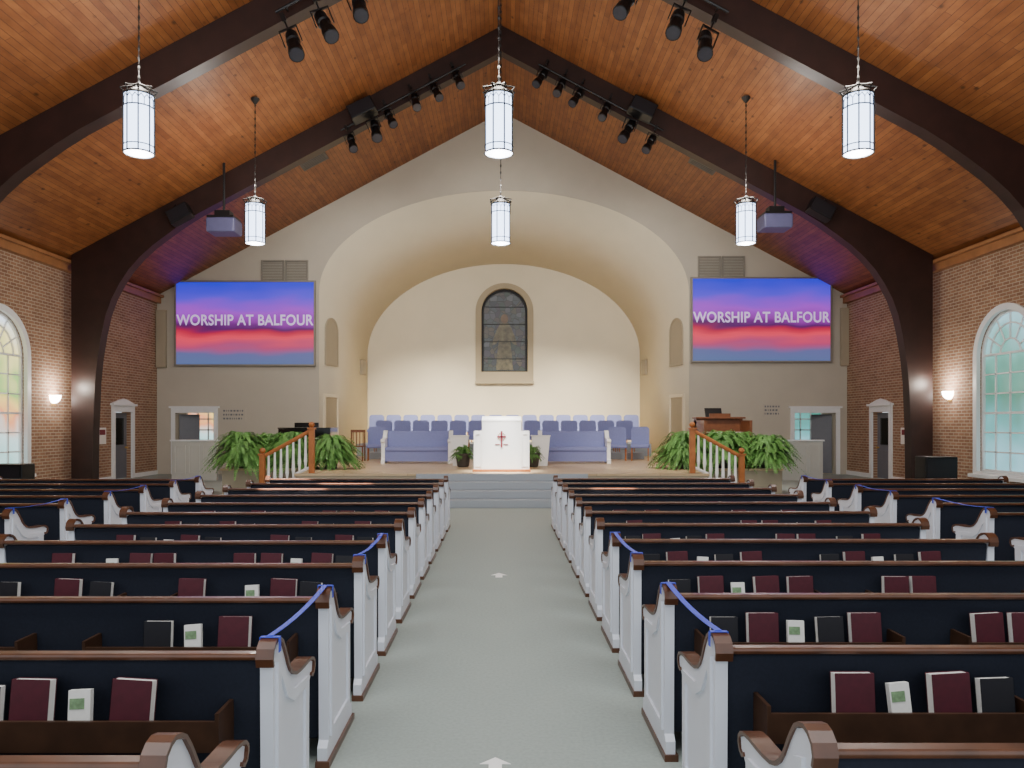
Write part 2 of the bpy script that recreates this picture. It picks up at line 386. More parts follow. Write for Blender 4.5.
for k, s in enumerate((-1, 1)):
    d = bpy.data.objects.new('door_%d' % (k+1), None); C.objects.link(d); struct(d); d.location = (s*W, DC, 0)
    MB().rbox(min(s*0.12, s*0.17), max(s*0.12, s*0.17), -DHW+0.03, DHW-0.03, 0.02, 2.12, 0.01).box(min(s*0.1, s*0.13), max(s*0.1, s*0.13), -0.38, 0.38, 0.2, 0.9).obj('door_leaf', 'grey', d)
    MB().box(min(s*0.1, s*0.125), max(s*0.1, s*0.125), -0.3, 0.3, 1.1, 1.95).obj('door_glass', 'gloss', d)
    MB().cyl((s*0.03, 0.42, 1.0), (s*0.12, 0.42, 1.0), 0.03).obj('door_knob', 'gold', d)
    b = MB()
    x0, x1 = min(-s*0.06, 0), max(-s*0.06, 0)
    b.box(x0, x1, -DHW-0.16, -DHW, 0, 2.15).box(x0, x1, DHW, DHW+0.16, 0, 2.15).box(x0, x1, -DHW-0.16, DHW+0.16, 2.15, 2.34)
    b.box(min(-s*0.12, 0), max(-s*0.12, 0), -DHW-0.22, DHW+0.22, 2.34, 2.41)
    b.slab([[(-DHW-0.16, 2.41), (DHW+0.16, 2.41), (0.3, 2.52), (0, 2.57), (-0.3, 2.52)]], YZ(0), (-s*0.06, 0, 0))
    b.obj('door_casing', 'white', d)
for k, (x0, x1) in enumerate(FD):
    s = -1 if k == 0 else 1
    d = bpy.data.objects.new('door_%d' % (k+3), None); C.objects.link(d); struct(d); d.location = ((x0+x1)/2, DF, 0)
    hw = (x1-x0)/2
    b = MB().box(-hw-0.14, -hw, -0.05, 0, 0, 2.15).box(hw, hw+0.14, -0.05, 0, 0, 2.15).box(-hw-0.14, hw+0.14, -0.05, 0, 2.15, 2.32)
    b.box(-hw-0.2, hw+0.2, -0.1, 0, 2.32, 2.38)
    b.obj('door_casing', 'white', d)
    leafrot = math.radians(28 if s < 0 else -28)
    hx = -hw+0.03 if s < 0 else hw-0.03
    MB().rbox(0 if s < 0 else -0.68, 0.68 if s < 0 else 0, -0.025, 0.025, 0.02, 2.1, 0.008).obj('door_leaf', 'grey', d, loc=(hx, 0.24, 0), rot=(0, 0, leafrot))
    vx0, vx1 = (x0-1.5, x1+0.9) if s < 0 else (x0-0.9, x1+1.5)
    b = MB().box(vx0, vx1, DF+3, DF+3.1, 0, 2.9).box(vx0-0.1, vx0, DF+0.2, DF+3.1, 0, 2.9).box(vx1, vx1+0.1, DF+0.2, DF+3.1, 0, 2.9).box(vx0, vx1, DF+0.2, DF+3.1, 2.9, 3.0).box(vx0, vx1, DF+0.2, DF+3, 0, 0.01)
    struct(b.obj('wall_vestibule', 'plaster'))
    cx = -11.62 if s < 0 else 11.8
    w = bpy.data.objects.new('window_%d' % (k+4), None); C.objects.link(w); struct(w); w.location = (cx, DF+3, 0)
    MB().box(-0.6, 0.6, -0.03, -0.02, 1.15, 2.3).obj('window_glass', 'winL' if s < 0 else 'winR', w)
    b = MB()
    for x in (-0.62, -0.2, 0.2, 0.62): b.box(x-0.025, x+0.025, -0.07, -0.03, 1.12, 2.33)
    for z in (1.12, 1.53, 1.95, 2.33): b.box(-0.64, 0.64, -0.07, -0.03, z-0.025, z+0.025)
    b.obj('window_muntins', 'white', w)
    l = bpy.data.lights.new('vestibule_light', 'POINT'); l.energy = 12; l.shadow_soft_size = 0.1
    lo = bpy.data.objects.new('vestibule_light', l); C.objects.link(lo); lo.location = ((vx0+vx1)/2, DF+1.5, 2.6)
# ------------------------------------------------------------------ arch beams
def beam(yc):
    b = MB(); bt = 0.34
    for s in (-1, 1):
        inner = [(0, AP-0.72), (8.3, roofz(8.3)-0.72), (8.75, 7.28), (9.2, 6.96), (9.6, 6.66), (9.95, 6.34), (10.25, 6.0), (10.5, 5.62), (10.72, 5.2), (10.88, 4.75), (11.0, 4.2), (11.1, 3.6), (11.17, 2.9), (11.22, 1.6), (11.24, 0.0)]
        outer = [(W-0.28, 0), (W-0.28, HE-0.3), (W-0.28, roofz(W-0.28)-0.01), (8.3, roofz(8.3)-0.01), (0, AP-0.01)]
        b.slab([[(s*x, z) for x, z in inner+outer]], XZ(yc-bt/2), (0, bt, 0))
    o = b.obj('laminated_arch_beam', 'beam')
    tag(o, 'dark-stained curved laminated timber roof arch against the planked ceiling', 'roof beam', 'timber roof arches')
    return o
BA = 21.3; BB = 15.3
beam(BA); beam(BB)
# ------------------------------------------------------------------ stage
b = MB()
for i in range(4):
    b.box(-1.9, 1.9, 16.1+0.3*i, 17.045, 0.0 if i == 0 else 0.165*i, 0.165*(i+1)-0.001*(i == 3))
tag(b.obj('stage_steps', 'stepcarpet', bevel=0.012), 'grey carpeted steps leading up from the aisle to the platform', 'steps')
st = thing('stage_platform', 'raised platform with tan wood floor and pale face', 'stage')
out = [(-4.6, 17.05), (4.6, 17.05), (4.6, 19.0), (6.95, 19.0), (6.95, 26.9), (6.45, 26.98), (5.44, 30.9), (-5.3, 30.9), (-6.3, 26.98), (-6.95, 26.9), (-6.95, 19.0), (-4.6, 19.0)]
MB().slab([out], lambda u, v: Vector((u, v, ST-0.05)), (0, 0, 0.05)).obj('platform_floor', 'stagefloor', st)
MB().slab([[(x*0.995, y+(0.02 if y < 20 else -0.02)) for x, y in out]], lambda u, v: Vector((u, v, 0.0)), (0, 0, ST-0.055)).obj('platform_base', 'grille', st)
tag(MB().box(-4.3, 4.45, 24.1, 26.4, ST, 0.86).box(-4.98, 5.12, 26.4, 29.5, ST, 1.08).obj('choir_riser', 'stepcarpet'), 'carpeted tiered riser for the choir seating', 'riser')
for s in (-1, 1):
    b = MB()
    for i in range(3): b.box(min(s*4.62, s*(4.62+0.3*(3-i))), max(s*4.62, s*(4.62+0.3*(3-i))), 17.35, 18.9, 0.165*i, 0.165*(i+1))
    tag(b.obj('side_steps', 'stepcarpet'), 'carpeted steps down the side of the platform', 'steps')
    r = thing('stair_railing', 'oak stair railing with turned newel posts and white balusters', 'railing')
    yr = 17.2
    xa, xb = s*4.25, s*5.35
    def newel(x, z0, z1):
        b = MB(); b.rbox(x-0.06, x+0.06, yr-0.06, yr+0.06, z0, z1-0.1, 0.01).box(x-0.08, x+0.08, yr-0.08, yr+0.08, z1-0.1, z1-0.06)
        b.lathe([(0.02, 0), (0.06, 0.03), (0.07, 0.07), (0.05, 0.11), (0.01, 0.13)], (x, yr, z1-0.06), 12)
        b.obj('newel_post', 'oak', r)
    newel(xa, ST, 1.74); newel(xb, 0, 1.16)
    MB().cyl((xa, yr, 1.62), (xb, yr, 1.02), 0.045, n=10).obj('handrail', 'oak', r)
    MB().cyl((xa+s*0.36, yr, ST-0.10), (xb, yr, 0.18), 0.035, n=6).cyl((xa+s*0.06, yr, ST+0.12), (xa+s*0.36, yr, ST-0.02), 0.035, n=6).obj('bottom_rail', 'white', r)
    for i in range(1, 8):
        t = i/8; x = xa+(xb-xa)*t; zt = 1.60-0.6*t
        zb = (ST+0.12-0.14*(t/0.33)) if t < 0.33 else (ST-0.1-(ST-0.28)*(t-0.33)/0.67)
        MB().lathe([(0.022, 0), (0.024, 0.1), (0.04, 0.2), (0.03, (zt-zb)*0.5), (0.022, zt-zb)], (x, yr, zb), 8).obj('baluster', 'pulpitwhite', r)
for s in (-1, 1):
    x0, x1 = (-10.3, -8.9) if s < 0 else (8.75, 10.0)
    p = thing('low_partition', 'low white panelled partition wall with a cap rail', 'partition')
    MB().box(x0, x1, 24.0, 24.12, 0, 1.22).obj('partition_body', 'partition', p)
    b = MB()
    n = 3
    for i in range(n):
        a = x0+0.08+i*(x1-x0-0.08)/n; c = a+(x1-x0-0.08)/n-0.08
        b.slab([[(a, 0.2), (c, 0.2), (c, 1.1), (a, 1.1)], [(a+0.04, 0.24), (c-0.04, 0.24), (c-0.04, 1.06), (a+0.04, 1.06)]], XZ(23.98), (0, 0.02, 0))
    b.obj('panel_moulding', 'partition', p)
    MB().rbox(x0-0.04, x1+0.04, 23.95, 24.17, 1.22, 1.27, 0.01).obj('cap_rail', 'white', p)
# ------------------------------------------------------------------ pews
AXS = {-1: 0.895, 1: 0.855}
YS = 1.08
prof = [(0,0),(0.0,.10),(0.03,.13),(0.02,.80),(0.0,.85),(0.012,.885),(0.055,.902),(0.115,.878),(0.165,.81),(0.225,.725),(0.31,.68),(0.44,.67),(0.55,.665),(0.60,.64),(0.59,.60),(0.55,.57),(0.54,.13),(0.60,.10),(0.60,0)]
cappts = [(0.004,.82),(-0.004,.85),(0.006,.88),(0.03,.898),(0.055,.904),(0.088,.896),(0.115,.88),(0.143,.845),(0.165,.812),(0.195,.763),(0.225,.727),(0.265,.698),(0.31,.682),(0.38,.674),(0.44,.672),(0.50,.672),(0.55,.667),(0.585,.655),(0.602,.638),(0.604,.62),(0.592,.60),(0.572,.592),(0.558,.602)]
prof = [(a*YS, b_) for a, b_ in prof]; cappts = [(a*YS, b_) for a, b_ in cappts]
def endmesh(L, s, parent):
    xo = s*L/2; xi = s*(L/2-0.05)
    e = MB().slab([prof], YZ(xi), (s*0.05, 0, 0))
    ins = [(0.10,0.18),(0.49,0.18),(0.49,.57),(0.30,.58),(0.20,.63),(0.10,.76)]
    e.slab([[(0.06,0.14),(0.54,0.14),(0.54,.61),(0.31,.63),(0.22,.68),(0.12,.80),(0.06,.82)], ins], YZ(xo), (s*0.012, 0, 0))
    eo = e.obj('pew_end', 'pewwhite', parent)
    MB().band(cappts, (-0.002, 0.012), 0, min(xi, xo)-0.007, max(xi, xo)+0.012, lambda u, v, w: Vector((w, u, v))).obj('end_cap', 'pewwood', eo)
    MB().box(min(xi, xo)-0.008, max(xi, xo)+0.014, -0.012, 0.612*YS, 0, 0.035).obj('base_shoe', 'pewwood', eo)
def make_pew(L, racks, label, group):
    p = thing('pew', label, 'pew', group=group)
    i = L/2-0.051
    tilt = Matrix.Translation((0, 0.10, 0.40)) @ Matrix.Rotation(math.radians(6), 4, 'X')
    MB().rbox(-i, i, -0.03, 0.03, -0.29, 0.44, 0.01, tilt).obj('backrest', 'navy', p)
    MB().rbox(-i, i, -0.012, 0.05, 0.844, 0.87, 0.011).obj('top_rail', 'pewwood', p)
    MB().rbox(-i, i, 0.13, 0.56, 0.36, 0.45, 0.03).obj('seat', 'navy', p)
    b = MB().box(-i, i, 0.14, 0.52, 0.33, 0.358).box(-i, i, 0.49, 0.52, 0.22, 0.33)
    for x in (-L/6, L/6): b.box(x-0.02, x+0.02, 0.16, 0.48, 0, 0.33)
    b.obj('seat_support', 'pewwood', p)
    for s in (-1, 1): endmesh(L, s, p)
    for rx in racks:
        b = MB().box(rx-0.5, rx+0.5, -0.105, 0.045, 0.535, 0.55).box(rx-0.5, rx+0.5, -0.118, -0.103, 0.535, 0.65)
        b.box(rx-0.515, rx-0.5, -0.118, 0.045, 0.52, 0.68).box(rx+0.5, rx+0.515, -0.118, 0.045, 0.52, 0.68)
        b.obj('book_rack', 'rackwood', p)
    return p
LC = 2.95
Lz = [2.03+0.955*i for i in range(12)]; Rz = [2.11+0.955*i for i in range(12)]
pews = []
for side, zs in ((-1, Lz), (1, Rz)):
    base = make_pew(LC, [(-0.80)*side, 0.55*side], 'long pew with navy upholstery, white scrolled ends and brown wood rail', 'center pews along the aisle')
    for i, z in enumerate(zs):
        loc = (side*(AXS[side]+LC/2), z, 0)
        if i == 0: base.location = loc
        else: clone(base, loc)
        pews.append((side, i, z))
LS = 3.3
bs = make_pew(LS, [], 'side-section pew with navy upholstery and white scrolled ends', 'side section pews')
first = True
for side, zs in ((-1, Lz), (1, Rz)):
    for i in range(5, 12):
        loc = (side*(4.9+LS/2), zs[i]-0.12, 0)
        if first: bs.location = loc; first = False
        else: clone(bs, loc)
def make_book(m, nm, label, grp, w, h, t):
    r = thing(nm, label, 'book', group=grp)
    b = MB().rbox(-w/2, w/2, -t/2, -t/2+0.004, 0, h, 0.0015).rbox(-w/2, w/2, t/2-0.004, t/2, 0, h, 0.0015).rbox(-w/2, -w/2+0.004, -t/2, t/2, 0, h, 0.0015)
    b.obj('book_cover', m, r)
    MB().box(-w/2+0.004, w/2-0.002, -t/2+0.004, t/2-0.004, 0.004, h-0.003).obj('book_pages', 'paper', r)
    return r
bm_ = make_book('maroon', 'hymnal', 'maroon hardcover hymnal standing in a pew rack', 'hymnals in the pew racks', 0.16, 0.235, 0.042)
bk_ = make_book('blackcloth', 'songbook', 'black hardcover book standing in a pew rack', 'black books in the pew racks', 0.14, 0.215, 0.036)
cd_ = thing('card_holder', 'small white and green card stack in a pew rack', 'cards', group='cards in the pew racks')
MB().box(-0.042, 0.042, -0.012, 0.012, 0, 0.195).obj('cards', 'paper', cd_)
MB().box(-0.036, 0.02, -0.014, -0.012, 0.125, 0.165).obj('printed_panel', 'green', cd_)
used = {'m': False, 'k': False, 'c': False}
protos = {'m': bm_, 'k': bk_, 'c': cd_}
rd = random.Random(11)
for side, i, z in pews:
    if i == 0: continue
    for ri, rc in enumerate((0.80, -0.55)):
        xr = AXS[side]+LC/2-rc
        if ri == 0:
            if i == 1: slots = [(-0.16, 'm'), (0.03, 'c'), (0.22, 'm'), (0.40, 'k')]
            elif i == 2: slots = [(-0.39, 'k'), (-0.19, 'm'), (-.02, 'c'), (0.16, 'k'), (0.34, 'm')] if side > 0 else [(-0.22, 'm'), (-.02, 'c'), (0.16, 'k')]
            else:
                slots = [(x+rd.uniform(-.02, .02), k) for x, k, pr in ((-0.38, 'k', .8), (-0.19, 'm', .95), (0.0, 'c', .7), (0.18, rd.choice('mk'), .95), (0.37, 'm', .8)) if rd.random() < pr]
        else:
            slots = [(x+rd.uniform(-.02, .02), k) for x, k, pr in ((-0.38, rd.choice('mk'), .8), (-0.18, 'm', .95), (0.0, 'c', .6), (0.18, 'k', .8), (0.38, 'm', .8)) if rd.random() < pr]
        for dx, kind in slots:
            X = side*(xr+dx)
            ya = rd.uniform(2, 10)
            lean = rd.uniform(4, 9)
            if side < 0: rot = (math.radians(-lean), math.radians(rd.uniform(-1.5, 1.5)), math.radians(-ya))
            else: rot = (math.radians(lean), math.radians(rd.uniform(-1.5, 1.5)), math.pi+math.radians(ya))
            if kind == 'c': rot = (math.radians(-8), math.radians(rd.uniform(-4, 4)), math.radians(rd.uniform(-8, 8)))
            pr_ = protos[kind]
            loc = (X, z-0.068, 0.552)
            if not used[kind]:
                pr_.location = loc; pr_.rotation_euler = rot; used[kind] = True
            else: clone(pr_, loc, rot)
def ribbon(p0, p1, sag=0.02):
    b = MB(); n = 8; pts = []
    for i in range(n+1):
        t = i/n; p = Vector(p0).lerp(Vector(p1), t); p.z -= 4*sag*t*(1-t); pts.append(p)
    for a, c in zip(pts[:-1], pts[1:]):
        v = [b.bm.verts.new(a+Vector((dx, 0, dz))) for dx, dz in ((-.013, 0), (.013, 0.002))]+[b.bm.verts.new(c+Vector((dx, 0, dz))) for dx, dz in ((.013, .002), (-.013, 0))]
        b.bm.faces.new(v)
    for p in (pts[0], pts[-1]):
        for s2 in (-1, 1):
            x = p.x+s2*0.038
            v = [b.bm.verts.new(q) for q in ((x, p.y-.011, p.z), (x, p.y+.011, p.z), (x, p.y+.014, p.z-.06), (x, p.y-.014, p.z-.06))]
            b.bm.faces.new(v)
        v = [b.bm.verts.new(q) for q in ((p.x-.038, p.y-.011, p.z), (p.x+.038, p.y-.011, p.z), (p.x+.038, p.y+.011, p.z), (p.x-.038, p.y+.011, p.z))]
        b.bm.faces.new(v)
    o = b.obj('ribbon', 'ribbon')
    sd = o.modifiers.new('s', 'SOLIDIFY'); sd.thickness = 0.003
    tag(o, 'blue ribbon strung between two pew ends to close the row', 'ribbon', 'blue row-closing ribbons')
for side, zs in ((-1, Lz), (1, Rz)):
    for a in (1, 3):
        ribbon((side*(AXS[side]+0.023), zs[a]+0.06, 0.92), (side*(AXS[side]+0.023), zs[a+1]+0.06, 0.92))
    for a in (6, 8, 10):
        ribbon((side*(4.923), zs[a]-0.06, 0.92), (side*(4.923), zs[a+1]-0.06, 0.92))
for D in (8.95, 3.98):
    pts = [(-0.04, -0.13), (0.04, -0.13), (0.04, 0.0), (0.095, 0.0), (0.0, 0.13), (-0.095, 0.0), (-0.04, 0.0)]
    o = MB().slab([pts], lambda u, v: Vector((u*(0.85 if D < 5 else 1), v*(0.6 if D < 5 else 1), 0)), (0, 0, 0.003)).obj('floor_arrow', 'pulpitwhite', loc=(-0.035, D, 0.001))
    tag(o, 'white arrow sticker on the grey aisle carpet', 'floor sticker', 'aisle arrows')
# ------------------------------------------------------------------ lanterns
def make_lantern(ztop):
    r = thing('pendant_lantern', 'glowing white cylindrical pendant lantern with dark metal cage', 'pendant light', group='pendant lanterns')
    R = 0.215; h = 0.92
    MB().lathe([(R*.5, -h/2-.03), (R, -h/2), (R, h/2)], n=24).obj('lantern_glass', 'glow', r, smooth=False)
    b = MB()
    b.ring((0, 0, h/2-0.2), R+0.014, 0.010, 24); b.ring((0, 0, h/2), R+0.014, 0.016, 24); b.ring((0, 0, -h/2), R+0.014, 0.012, 24)
    b.ring((0, 0, -h/2+0.11), R+0.012, 0.008, 24)
    for i in range(8):
        t = 2*math.pi*(i+.5)/8; c, s_ = math.cos(t), math.sin(t)
        b.cyl((c*(R+.014), s_*(R+.014), -h/2), (c*(R+.014), s_*(R+.014), h/2+0.05), 0.0115, n=5)
        b.tube([Vector((c*(R+.014), s_*(R+.014), h/2+0.05)), Vector((c*(R+.06), s_*(R+.06), h/2+0.10)), Vector((c*R*.6, s_*R*.6, h/2+0.14)), Vector((c*.03, s_*.03, h/2+0.18))], 0.013, 5)
        # small tracery arches in the top band
        for q in (0, 1):
            t0 = 2*math.pi*(i+.5+.5*q)/8; t1 = t0+2*math.pi/32; t2 = t0+2*math.pi/16
            pp = [Vector(((R+.012)*math.cos(t_), (R+.012)*math.sin(t_), z_)) for t_, z_ in ((t0, h/2-.2), (t0, h/2-.09), (t1, h/2-.03), (t2, h/2-.09), (t2, h/2-.2))]
            b.tube(pp, 0.006, 4)
    b.lathe([(R+.02, h/2+.0), (R*.9, h/2+.05), (R*.45, h/2+.11), (0.05, h/2+.15)], n=20)
    b.lathe([(0.03, h/2+.15), (0.05, h/2+.18), (0.02, h/2+.22), (0.02, h/2+.25)], n=10)
    b.obj('lantern_cage', 'dark', r)
    b = MB(); z = h/2+0.25
    b.cyl((0, 0, z), (0, 0, ztop), 0.009, n=6)
    while z < ztop-0.1:
        b.lathe([(0.012, 0), (0.022, 0.04), (0.012, 0.08)], (0, 0, z), 6); z += 0.16
    b.obj('lantern_chain', 'dark', r)
    MB().lathe([(0.02, -0.14), (0.05, -0.1), (0.10, -0.03), (0.11, 0.0)], (0, 0, ztop), 14).obj('ceiling_canopy', 'dark', r)
    return r
lz = 6.54
for x, D in ((-5.8, 12.3), (-0.05, 12.3), (5.69, 12.3), (-5.9, 18.4), (-0.03, 18.4), (5.83, 18.4)):
    lo = make_lantern(roofz(x)-lz-(0.0 if abs(x) < 1 else 0.03)); lo.location = (x, D, lz)
    l = bpy.data.lights.new('lantern_bulb', 'POINT'); l.energy = 145; l.shadow_soft_size = 0.24; l.color = (1.0, 0.92, 0.82)
    for sgn in (-1, 1):
        q = bpy.data.objects.new('lantern_light', l); C.objects.link(q); q.location = (x, D, lz+sgn*0.85+0.1*(sgn > 0))
# ------------------------------------------------------------------ spotlights
def make_spot():
    r = thing('stage_spotlight', 'black theatrical spotlight clamped under a roof beam', 'spotlight', group='stage spotlights')
    MB().box(-0.03, 0.03, -0.03, 0.03, -0.1, 0.02).cyl((0, 0, -0.1), (0, 0, -0.2), 0.012, n=6).obj('clamp', 'black', r)
    b = MB(); b.box(-0.12, 0.12, -0.015, 0.015, -0.21, -0.19).box(-0.13, -0.115, -0.015, 0.015, -0.42, -0.19).box(0.115, 0.13, -0.015, 0.015, -0.42, -0.19)
    b.obj('yoke', 'black', r)
    m = Matrix.Translation((0, 0, -0.42)) @ Matrix.Rotation(math.radians(-35), 4, 'X')
    b = MB(); prof_ = [(0.05, 0.26), (0.085, 0.24), (0.095, 0.05), (0.075, 0.03), (0.075, -0.12), (0.10, -0.16), (0.105, -0.30)]
    b.lathe(prof_[::-1], n=16)
    bmesh.ops.transform(b.bm, matrix=m, verts=b.bm.verts)
    b.obj('lamp_housing', 'black', r, smooth=False)
    b = MB(); b.lathe([(0.09, -0.305), (0.09, -0.295)], n=16); bmesh.ops.transform(b.bm, matrix=m, verts=b.bm.verts)
    b.obj('lens', 'lens', r)
    return r
sp = make_spot(); first = True
A_ = [(352, 143), (376, 131), (390, 118), (416, 102), (436, 90), (458, 77), (541, 75), (560, 86), (577, 95), (605, 110), (628, 130), (650, 143)]
B_ = [(294, 45), (325, 25), (360, 8), (627, 2), (676, 24), (704, 46)]
for k, (lst, D) in enumerate(((A_, BA-0.32), (B_, BB-0.35))):
    for px, py in lst:
        sg = -1 if px < 500 else 1
        p = P(px, py, D); sc = 1.15 if D > 18 else 1.45
        if px in (376, 628): sc = 1.4
        top = roofz(p.x)-0.72
        zt = min(p.z+0.4*sc, top+0.25)
        q = sp if first else clone(sp)
        first = False
        tl = 22
        q.location = (p.x+sg*0.42*sc*math.sin(math.radians(tl)), D, zt); q.scale = (sc, sc, sc)
        q.rotation_euler = (0, math.radians(tl*sg), math.radians(random.uniform(-15, 15)))
for D, x0, x1 in ((BA-0.32, 1.0, 4.4), (BB-0.35, 2.2, 4.4)):
    for s in (-1, 1):
        b = MB(); b.cyl((s*x0, D, roofz(x0)-0.60), (s*x1, D, roofz(x1)-0.60), 0.03, n=8)
        for x in (x0+.2, (x0+x1)/2, x1-.2): b.cyl((s*x, D, roofz(x)-0.6), (s*x, D+0.15, roofz(x)-0.6), 0.02, n=6)
        tag(b.obj('lighting_pipe', 'black'), 'black pipe fixed along the roof beam carrying spotlights', 'pipe', 'lighting pipes')
def speaker(px0, px1, py0, py1, D, roll, label, depth=0.4):
    a = P(px0, py0, D); b_ = P(px1, py1, D); w = abs(b_.x-a.x); h = abs(a.z-b_.z)
    r = thing('loudspeaker', label, 'speaker', loc=((a.x+b_.x)/2, D, (a.z+b_.z)/2), rot=(math.radians(-8), roll, 0))
    MB().rbox(-w/2, w/2, 0, depth, -h/2, h/2, 0.02).obj('cabinet', 'black', r)
    MB().box(-w/2+0.03, w/2-0.03, -0.012, 0, -h/2+0.03, h/2-0.03).obj('grille', 'blackcloth', r)
    MB().box(-0.04, 0.04, depth/2-.04, depth/2+.04, h/2, h/2+0.1).obj('bracket', 'black', r)
for s, (a, b_, c, d) in ((-1, (347, 374, 99, 114)), (1, (631, 657, 98, 113))):
    speaker(a, b_, c, d, BA-0.62, s*0.45, 'black loudspeaker bolted to the roof beam')
for s, (a, b_, c, d) in ((-1, (166, 189, 205, 220)), (1, (811, 836, 200, 215))):
    speaker(a, b_, c, d, BA-0.52, s*0.5, 'small black loudspeaker low on the roof arch', 0.3)
for s, px, py in ((-1, 311, 157), (1, 706, 161)):
    x = (px-VX)/F; zz = (VY-py)/F
    D = (AP-H-0.03)/(zz+SL*abs(x)); X = x*D
    r = MB().rbox(-0.42, 0.42, -0.4, 0.4, -0.16, -0.01, 0.02)
    for i in range(7): r.box(-0.36, 0.36, -0.34+i*0.1, -0.30+i*0.1, -0.17, -0.16)
    tag(r.obj('ceiling_speaker', 'darkgrey', loc=(X, D, roofz(X)), rot=(0, math.atan(SL)*(1 if s > 0 else -1), 0)), 'flat grey speaker panel mounted on the planked ceiling', 'speaker')
for s, px, py in ((-1, 224, 225), (1, 775, 221)):
    D = 20.6; p = P(px, py, D)
    r = thing('projector', 'lavender-grey ceiling projector hung on a dark pole', 'projector', loc=p)
    MB().rbox(-0.38, 0.38, -0.3, 0.35, -0.24, 0.14, 0.04).obj('casing', 'lav', r)
    MB().cyl((0.1, 0.34, -0.03), (0.1, 0.42, -0.03), 0.09).obj('lens', 'gloss', r)
    MB().box(-0.2, 0.2, -0.15, 0.15, 0.14, 0.36).box(-0.35, 0.35, -0.3, 0.3, 0.14, 0.19).obj('mount', 'black', r)
    MB().cyl((0, 0, 0.34), (0, 0, roofz(p.x)-p.z), 0.035, n=8).obj('pole', 'black', r)
# ------------------------------------------------------------------ screens
for s, px0, px1, py0, py1 in ((-1, 174.5, 315.5, 280.5, 366), (1, 691, 832, 277, 362.5)):
    D = DF-0.12; a = P(px0, py1, D); b_ = P(px1, py0, D); w = b_.x-a.x; h = b_.z-a.z
    r = thing('projection_screen', 'wall-mounted projection screen showing a violet sunset with white lettering', 'screen', loc=((a.x+b_.x)/2, D, a.z), group='projection screens')
    MB().slab([[(-w/2, 0), (w/2, 0), (w/2, h), (-w/2, h)], [(-w/2+.06, .06), (w/2-.06, .06), (w/2-.06, h-.06), (-w/2+.06, h-.06)]], XZ(-0.03), (0, 0.12, 0)).obj('screen_frame', 'greymetal', r)
    MB().box(-w/2+.06, w/2-.06, 0, 0.03, .06, h-.06).obj('screen_surface', 'screen', r)
    fc = bpy.data.curves.new('t', 'FONT'); fc.body = 'WORSHIP AT BALFOUR'; fc.size = 0.5; fc.offset = 0.010; fc.extrude = 0.003; fc.align_x = 'CENTER'
    fc.space_character = 1.05
    fo = bpy.data.objects.new('t2', fc); C.objects.link(fo)
    bpy.context.view_layer.update()
    me = bpy.data.meshes.new_from_object(fo.evaluated_get(bpy.context.evaluated_depsgraph_get()))
    bpy.data.objects.remove(fo)
    lo = bpy.data.objects.new('lettering', me); C.objects.link(lo); me.materials.clear(); me.materials.append(M['letters'])
    xs = [v.co.x for v in me.vertices]; zs_ = [v.co.y for v in me.vertices]
    tw = max(xs)-min(xs); th = max(zs_)-min(zs_)
    lo.scale = (4.78/tw, 0.38/th, 1); lo.rotation_euler = (math.pi/2, 0, 0)
    lo.location = (-(max(xs)+min(xs))/2*4.78/tw, -0.012, H+(VY-325)*D/F-a.z+(0.1 if s > 0 else 0)); lo.parent = r
for s, px0, px1, py0, py1 in ((-1, 261, 308, 260, 282), (1, 698, 745, 256, 279)):
    D = DF-0.05; a = P(px0, py1, D); b_ = P(px1, py0, D); m_ = (a.x+b_.x)/2
    b = MB()
    for x0, x1 in ((a.x, m_-0.02), (m_+0.02, b_.x)):
        b.slab([[(x0, a.z), (x1, a.z), (x1, b_.z), (x0, b_.z)], [(x0+.05, a.z+.05), (x1-.05, a.z+.05), (x1-.05, b_.z-.05), (x0+.05, b_.z-.05)]], XZ(D-0.02), (0, 0.07, 0))
        z = a.z+.08
        while z < b_.z-.06: b.box(x0+.04, x1-.04, D, D+0.03, z, z+0.025); z += 0.055
    tag(b.obj('air_vent', 'greymetal'), 'pair of grey louvred air vent grilles above the screen', 'vent')
for s, px0, px1, py0, py1 in ((-1, 157, 167, 310, 368), (1, 840, 850, 308, 366)):
    D = DF-0.02; a = P(px0, py1, D); b_ = P(px1, py0, D)
    tag(MB().rbox(a.x, b_.x, D-0.12, D+0.02, a.z, b_.z, 0.02).box(a.x+.04, b_.x-.04, D-.135, D-.12, a.z+.06, b_.z-.06).obj('wall_speaker', 'grille'), 'tall narrow beige wall speaker beside the screen', 'speaker')
